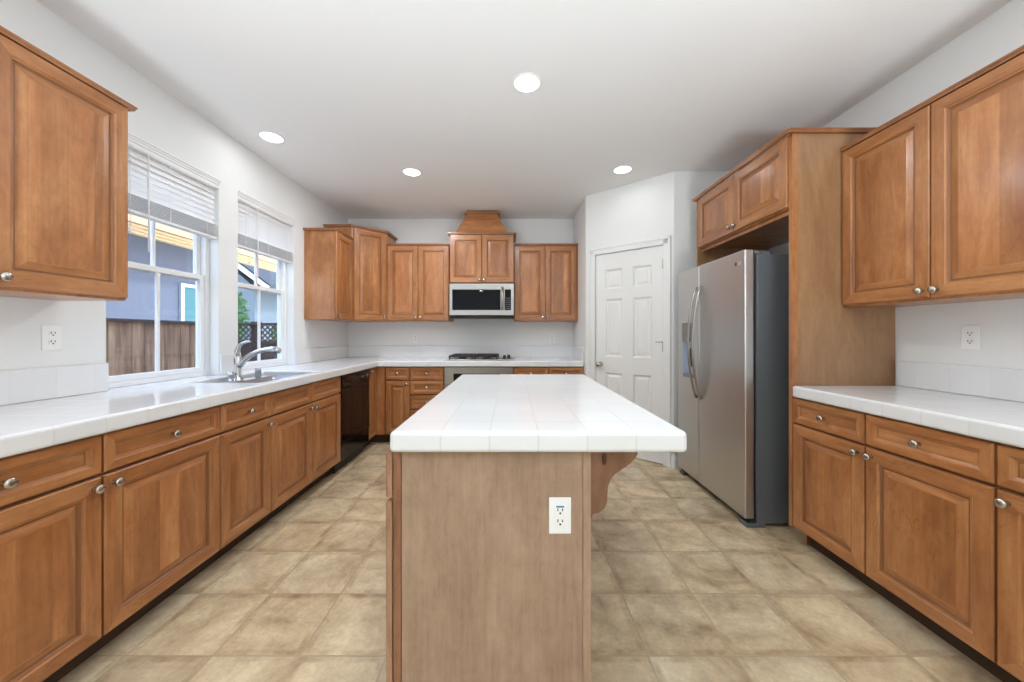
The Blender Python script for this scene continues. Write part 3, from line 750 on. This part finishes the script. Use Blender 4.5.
# ------------------------------------------------------------------ oven and cooktop
t = thing('wall_oven', 'stainless steel built-in oven below the cooktop', 'oven', (-.7495, FB, 0), 0)
w = .7640
b = B(); box(b, .003, w-.003, .002, .55, .0, .859); build('housing', b, RUBBER, t)
b = B(); cells(b, 'y', [.006, .105, .620, w-.006], [.66, .665, .785, .853], lambda i, j: not (i == 1 and j == 1), -.026, .0015)
cp = build('control_panel', b, STEEL, t)
b = B(); box(b, .1055, .6195, -.024, -.002, .6655, .7845); build('display', b, GLASSK, cp)
b = B(); cells(b, 'y', [.006, .11, w-.11, w-.006], [.16, .26, .52, .653], lambda i, j: not (i == 1 and j == 1), -.03, .0015)
dr = build('door', b, STEEL, t)
b = B(); box(b, .1105, w-.1105, -.026, 0, .2605, .5195); build('door_glass', b, GLASSK, dr)
b = B(); tube(b, [(.06, -.07, .59), (w-.06, -.07, .59)], .011, 12); tube(b, [(.09, -.03, .59), (.09, -.07, .59)], .008, 8); tube(b, [(w-.09, -.03, .59), (w-.09, -.07, .59)], .008, 8); build('handle', b, STEEL, dr)
b = B(); box(b, .006, w-.006, -.01, .0015, .105, .157); build('vent_trim', b, STEEL, t)

t = thing('gas_cooktop', 'steel gas cooktop with black iron grates set in the back counter', 'cooktop', (-.36, 4.25, CT1), 0)
b = B(); box(b, -.385, .385, -.24, .24, .0008, .011); build('tray', b, STEEL, t, bevel=.004)
def grate(x0, x1):
    b = B(); y0, y1 = -.215, .215; r = .008
    for (a, c) in (((x0, y0), (x1, y0)), ((x0, y1), (x1, y1)), ((x0, y0), (x0, y1)), ((x1, y0), (x1, y1)), ((x0, 0), (x1, 0))):
        box(b, min(a[0], c[0])-r, max(a[0], c[0])+r, min(a[1], c[1])-r, max(a[1], c[1])+r, .034, .052)
    xm = (x0+x1)/2
    for yy in (-.108, .108):
        box(b, x0, xm-.02, yy-.006, yy+.006, .038, .055); box(b, xm+.02, x1, yy-.006, yy+.006, .038, .055)
        box(b, xm-.006, xm+.006, yy+.02, yy+.10, .038, .055); box(b, xm-.006, xm+.006, yy-.10, yy-.02, .038, .055)
    for x in (x0, x1):
        for y in (y0, y1): box(b, x-r, x+r, y-r, y+r, .0115, .034)
    build('grate', b, BLACKM, t, bevel=.003)
grate(-.345, -.09); grate(-.065, .19)
for (x, y) in ((-.217, -.108), (-.217, .108), (.062, -.108), (.062, .108)):
    b = B(); lathe(b, [(0, 0), (.045, 0), (.045, .008), (.034, .012), (.034, .020), (0, .022)], (x, y, .0115)); build('burner', b, BLACKM, t)
for y in (-.17, -.06, .05, .16):
    b = B(); lathe(b, [(0, 0), (.021, 0), (.019, .006), (.016, .03), (0, .031)], (.29 + (.03 if y in (-.06, .16) else -.02), y, .0112)); build('control_knob', b, BLACKM, t)

# ------------------------------------------------------------------ microwave
MY = 4.19
t = thing('microwave_oven', 'stainless over-the-range microwave with dark glass door', 'microwave', (-.735, MY, 1.43), 0)
w = .760; H = .380
b = B(); box(b, 0, w, .03, YB-MY-.003, 0.0, H-.001); build('housing', b, RUBBER, t)
b = B(); cells(b, 'y', [.004, .035, .60, .605], [.012, .070, H-.068, H-.002], lambda i, j: not (i == 1 and j == 1), 0, .0295); dr = build('door', b, STEEL, t)
b = B(); box(b, .0355, .5995, .006, .028, .0705, H-.0685); gl_ = build('door_glass', b, GLASSK, dr)
b = B(); tube(b, [(.625, -.028, .07), (.625, -.034, .19), (.625, -.028, H-.04)], .014, 12, flat=.7); tube(b, [(.625, 0, .085), (.625, -.028, .085)], .008, 8); tube(b, [(.625, 0, H-.055), (.625, -.028, H-.055)], .008, 8)
build('handle', b, STEEL, dr)
b = B(); lathe(b, [(0, 0), (.012, 0), (.012, .001), (0, .001)], (.375, .0055, H-.085), '-y', 16)
for v in b.verts: v.co.x = .375 + (v.co.x-.375)*1.9
em = build('badge', b, CHROME, dr)
b = B(); cells(b, 'y', [.607, .650, .724, w-.004], [.012, .070, H-.068, H-.002], lambda i, j: not (i == 1 and j == 1), 0, .0295); cp = build('control_panel', b, STEEL, t)
b = B(); box(b, .6505, .7235, .006, .028, .0705, H-.0685); kp = build('keypad', b, GLASSK, cp)
b = B()
for i in range(3):
    for j in range(6): box(b, .660+i*.020, .674+i*.020, .0052, .006, .085+j*.024, .095+j*.024)
build('keys', b, mat('grey key print', srgb(96, 98, 110), .5), kp)
b = B(); prism(b, [(.004, .0), (.03, -.018), (YB-MY-.01, -.018), (YB-MY-.01, -.001), (.03, -.001), (.004, -.001)], 'x', .01, w-.01)
build('vent_grille', b, mat('dark vent', srgb(70, 68, 66), .4, .6), t)
b = B(); prism(b, [(.27-.03, -.004), (.30, -.010), (.38, -.013), (.46, -.010), (.52, -.004), (.46, .002), (.30, .002)], 'y', -.001, .02); build('pull_lip', b, BLACKM, t)

# ------------------------------------------------------------------ refrigerator
t = thing('refrigerator', 'stainless side-by-side refrigerator with curved handles', 'refrigerator', (1.465, 3.165, 0), -PI/2)
# local x towards camera 0..0.915, local y = 0 at door face going back
w = .915; FH = 1.755
b = B(); box(b, .006, w-.004, .076, .745, .025, FH-.03); build('body', b, GREYSIDE, t, bevel=.004)
b = B(); box(b, .02, w-.015, .0605, .0755, .07, FH-.04); build('gasket', b, RUBBER, t)
b = B(); box(b, .01, w-.01, .03, .12, .028, .066); build('base_grille', b, RUBBER, t)
b = B(); box(b, w-.075, w-.002, .01, .13, 0.0, .027); box(b, .01, .08, .01, .13, 0.0, .027); box(b, .02, .09, .66, .73, 0, .0245); box(b, w-.09, w-.02, .66, .73, 0, .0245); build('foot', b, GREYSIDE, t, bevel=.004)
def fdoor(x0, x1, hole=None):
    b = B()
    if hole:
        cells(b, 'y', [x0, hole[0], hole[1], x1], [.055, hole[2], hole[3], FH], lambda i, j: not (i == 1 and j == 1), 0, .06)
    else: box(b, x0, x1, 0, .06, .055, FH)
    return build('door', b, STEELF, t, bevel=.009, seg=3)
d1 = fdoor(.002, .354, (.075, .275, .86, 1.31)); d1['label'] = 'freezer door with water dispenser'
d2_ = fdoor(.361, w-.002)
b = B(); box(b, .076, .274, .002, .010, 1.155, 1.309); di = build('dispenser_panel', b, mat('grey dispenser panel', srgb(132, 130, 126), .3, .5), d1)
b = B(); box(b, .076, .274, .054, .059, .861, 1.154); box(b, .076, .082, .006, .054, .861, 1.154); box(b, .268, .274, .006, .054, .861, 1.154); build('dispenser_niche', b, mat('pale niche', srgb(190, 205, 225), .35), d1)
b = B(); box(b, .083, .267, .004, .053, .861, .885); build('drip_tray', b, mat('grey tray', srgb(120, 120, 120), .4), d1)
b = B(); box(b, .155, .195, .030, .050, .95, 1.10); build('paddle', b, DARK, d1)
def fhandle(par, x):
    b = B(); pts = []
    for k in range(17):
        u = k/16; z = .715 + u*.875
        y = -.006 - .062*math.sin(PI*u)**.8 if 0 < u < 1 else -.004
        pts.append((x, y, z))
    tube(b, pts, .0135, 12, flat=.62, up=(1, 0, 0)); build('handle', b, STEEL, par)
fhandle(d1, .325); fhandle(d2_, .392)
b = B(); lathe(b, [(0, 0), (.013, 0), (.013, .0015), (0, .0015)], (.822, -.0003, 1.675), '-y', 20); lg = build('badge', b, mat('dark red badge', srgb(96, 26, 40), .3), d2_)
cu = bpy.data.curves.new('badge_letters', 'FONT'); cu.body = 'LG'; cu.size = .034; cu.extrude = .0008; cu.align_y = 'CENTER'
tmp = bpy.data.objects.new('badge_letters', cu); COL.objects.link(tmp)
dg = bpy.context.evaluated_depsgraph_get(); me = bpy.data.meshes.new_from_object(tmp.evaluated_get(dg)); bpy.data.objects.remove(tmp)
me.materials.clear(); me.materials.append(mat('pale badge letters', srgb(225, 225, 225), .4))
o = bpy.data.objects.new('badge_letters', me); COL.objects.link(o); o.parent = d2_; o.location = (.840, -.0012, 1.675); o.rotation_euler = (PI/2, 0, 0)
b = B(); box(b, w-.11, w-.012, .035, .15, FH-.028, FH+.0); box(b, .012, .11, .035, .15, FH-.028, FH+.0)
b = B(); lathe(b, [(0, 0), (.03, 0), (.03, .018), (.024, .024), (0, .024)], (w-.045, .10, FH-.029), 'z', 20); box(b, w-.075, w-.02, .10, .17, FH-.029, FH-.008); build('hinge_cover', b, GREYSIDE, t)

# ------------------------------------------------------------------ downlights
def downlight(x, y, label, e):
    t = thing('recessed_downlight', label, 'ceiling light', (x, y, HC), 0, 'recessed ceiling lights')
    b = B(); lathe(b, [(.074, -.0005), (.074, .006), (.081, .004), (.085, .0), (.085, -.0003)], (0, 0, -.0005), '-z', 40); build('trim_ring', b, TRIM, t)
    b = B(); lathe(b, [(0, .0035), (.056, .0035), (.0735, .0025), (.0735, .0)], (0, 0, 0), '-z', 32); build('lens', b, LAMP, t)
    lamp('downlight_glow', 'AREA', (0, 0, -.012), (0, 0, 0), e, (.95, .97, 1), .13, None, t, disk=True)
DE = 4.0
downlight(.088, 2.11, 'round lit ceiling downlight in the middle above the island', DE*2.2)
downlight(-1.806, 2.69, 'round lit ceiling downlight near the windows on the left', DE*.2)
downlight(-.915, 3.27, 'round lit ceiling downlight before the back left wall cabinets', DE*3.6)
downlight(.995, 3.22, 'round lit ceiling downlight in front of the pantry door', DE*.15)

# ------------------------------------------------------------------ outside the windows
GZ = -.25
GRD = mat('outside ground', srgb(190, 184, 170), .9)
b = B(); box(b, -30, XL-T-.01, -8, 40, GZ-.1, GZ); struct(build('ground', b, GRD))
def plank_mat(name, c1, c2, c3):
    m = mat(name, srgb(*c2), .85); t_ = NT(m); tcn = t_.n('ShaderNodeTexCoord')
    n = t_.noise(t_.mapping(tcn.outputs['Object'], scale=(14, 14, 1.2)), 1.3, 5, .65)
    t_.l(t_.ramp(n, [(.3, srgb(*c1)), (.5, srgb(*c2)), (.7, srgb(*c3))]), t_.b.inputs['Base Color']); return m
FEN = plank_mat('weathered fence board', (96, 66, 48), (146, 110, 84), (184, 148, 116))
FEN2 = plank_mat('dark fence board', (50, 38, 36), (66, 50, 46), (82, 64, 57))
t = thing('board_fence', 'weathered brown board fence seen through the nearer window', 'fence', (-3.6, 0, GZ))
b = B(); y = -.5
random.seed(3)
while y < 4.62:
    ww = random.choice((.085, .095, .11)); dx = random.uniform(-.006, .006); box(b, dx, dx+.018, y, y+ww-.004, .03, 1.36-GZ-.03+random.uniform(-.004, .004)); y += ww
build('boards', b, FEN, t)
b = B(); box(b, -.06, -.01, -.5, 4.62, .35, .44); box(b, -.06, -.01, -.5, 4.62, 1.05, 1.14); build('rails', b, FEN2, t)
b = B(); box(b, -.06, .05, -.5, 4.62, 1.36-GZ-.028, 1.36-GZ); build('cap_rail', b, FEN2, t)
t = thing('lattice_fence', 'dark fence with a lattice top seen through the window behind the tap', 'fence', (-5.4, 4.70, GZ))
Lf = 3.1; zt = 1.365-GZ; zl = 1.125-GZ
b = B(); x = 0
while x < Lf: box(b, x, x+.136, 0, .018, .02, zl-.02); x += .14
build('boards', b, FEN2, t)
b = B(); box(b, 0, Lf, -.015, .03, zt-.03, zt); box(b, 0, Lf, -.015, .03, zl-.03, zl+.01); build('rails', b, FEN2, t)
b = B()
hh = zt-.03-zl-.01; n = int(Lf/.072)
for k in range(-3, n):
    for s in (1, -1):
        x0 = k*.072; xa, xb_ = (x0, x0+hh) if s > 0 else (x0+hh, x0)
        if min(xa, xb_) < 0 or max(xa, xb_) > Lf: continue
        yy = .002 if s > 0 else .010; wd = .011
        v = [b.verts.new(p) for p in ((xa-wd, yy, zl+.01), (xa+wd, yy, zl+.01), (xb_+wd, yy, zt-.03), (xb_-wd, yy, zt-.03))]
        v2 = [b.verts.new(q.co + Vector((0, .007, 0))) for q in v]
        b.faces.new(v[::-1]); b.faces.new(v2)
        for i in range(4): b.faces.new((v[i], v[(i+1) % 4], v2[(i+1) % 4], v2[i]))
build('lattice', b, FEN2, t)
for x in (.0, 1.95, 3.0):
    b = B(); box(b, x, x+.09, .03, .12, 0, zt+.02); build('post', b, FEN2, t)
# neighbour's house
STUC = paint('blue grey stucco', srgb(92, 98, 112), .3, .9)
EAVE = mat('tan painted eave', srgb(236, 204, 160), .7); FASC = mat('tan fascia', srgb(170, 142, 104), .7)
TEAL = mat('teal tinted glass', srgb(72, 112, 118), .5, 0, .1)
ROOF = mat('dark shingle roof', srgb(52, 53, 60), .9)
WHT = mat('white exterior trim', srgb(180, 184, 190), .6)
t = thing('neighbour_house', 'blue-grey stucco house with tan eaves beyond the fence', 'house', (-5.6, 0, GZ))
b = B(); box(b, -5, 0, -3, 6.95, 0, 2.69-GZ); build('wall', b, STUC, t)
b = B(); box(b, -.02, .68, -3.5, 9.6, 2.69-GZ, 2.72-GZ)
for k in range(3): box(b, .16+k*.18, .20+k*.18, -3.5, 9.6, 2.665-GZ, 2.69-GZ)
build('soffit', b, EAVE, t)
b = B(); box(b, .68, .74, -3.5, 9.6, 2.66-GZ, 2.88-GZ); build('fascia', b, FASC, t)
b = B(); prism(b, [(.80, 2.885-GZ), (-2.6, 4.4-GZ), (-5, 3.2-GZ), (-5, 2.73-GZ), (.70, 2.73-GZ+.15)], 'y', -3.5, 7.0); prism(b, [(.80, 2.885-GZ), (.0, 3.24-GZ), (.0, 2.73-GZ), (.70, 2.73-GZ+.15)], 'y', 7.001, 9.6); build('roof', b, ROOF, t)
f = B(); cells(f, 'x', [6.02, 6.08, 6.72, 6.78], [.95-GZ, 1.01-GZ, 2.02-GZ, 2.08-GZ], lambda i, j: not (i == 1 and j == 1), .001, .04); fr = build('window', f, WHT, t)
b = B(); box(b, .002, .02, 6.081, 6.719, 1.011-GZ, 2.019-GZ); build('pane', b, TEAL, fr)
t = thing('gabled_house', 'distant house with a sloping dark roof seen through the window behind the tap', 'house', (-11.4, 13, GZ))
b = B(); prism(b, [(-3, 0), (2.05, 0), (2.05, 2.9-GZ), (0, 4.72-GZ), (-3, 2.4-GZ)], 'y', 0, 6); build('wall', b, mat('pale house wall', srgb(104, 116, 124), .9), t)
b = B(); prism(b, [(2.85, 2.80-GZ), (2.85, 2.98-GZ), (0, 5.15-GZ), (-3.3, 2.6-GZ), (-3.3, 2.4-GZ), (0, 4.93-GZ)], 'y', -.4, 6.3); build('roof', b, ROOF, t)
b = B(); prism(b, [(2.86, 2.72-GZ), (2.86, 2.90-GZ), (0, 5.05-GZ), (0, 4.83-GZ)], 'y', -.46, -.405); build('bargeboard', b, WHT, t)
# trees beyond the lattice fence
def tree(x, y, z0, z1, r, seed, label, n=520):
    random.seed(seed); t = thing('leafy_tree', label, 'tree', (x, y, GZ))
    b = B(); tube(b, [(0, 0, 0), (.05, .02, (z0-GZ)*.6), (0, 0, (z0+z1)/2-GZ)], [.07, .05, .03], 8); build('trunk', b, mat('bark', srgb(90, 74, 60), .9), t)
    b = B()
    for k in range(n):
        a = random.uniform(0, 2*PI); c = random.uniform(-1, 1); q = random.random()**.4
        p = Vector((math.cos(a)*r*math.sqrt(1-c*c)*q, math.sin(a)*r*math.sqrt(1-c*c)*q, (z0+z1)/2-GZ + c*(z1-z0)/2*q))
        d = Vector((random.uniform(-1, 1), random.uniform(-1, 1), random.uniform(-1, 1))).normalized(); e_ = d.orthogonal().normalized(); s = random.uniform(.05, .10)
        v = [b.verts.new(p + d*s), b.verts.new(p + e_*s*.45 ), b.verts.new(p - d*s), b.verts.new(p - e_*s*.45)]; b.faces.new(v)
    m = mat('leaf green', srgb(66, 112, 60), .6); build('foliage', b, m, t)
tree(-7.2, 9.2, 1.0, 2.4, .36, 5, 'green leafy tree beyond the left end of the lattice fence')
tree(-5.6, 9.0, .8, 1.6, .45, 9, 'low green shrub behind the right part of the lattice fence', 260)
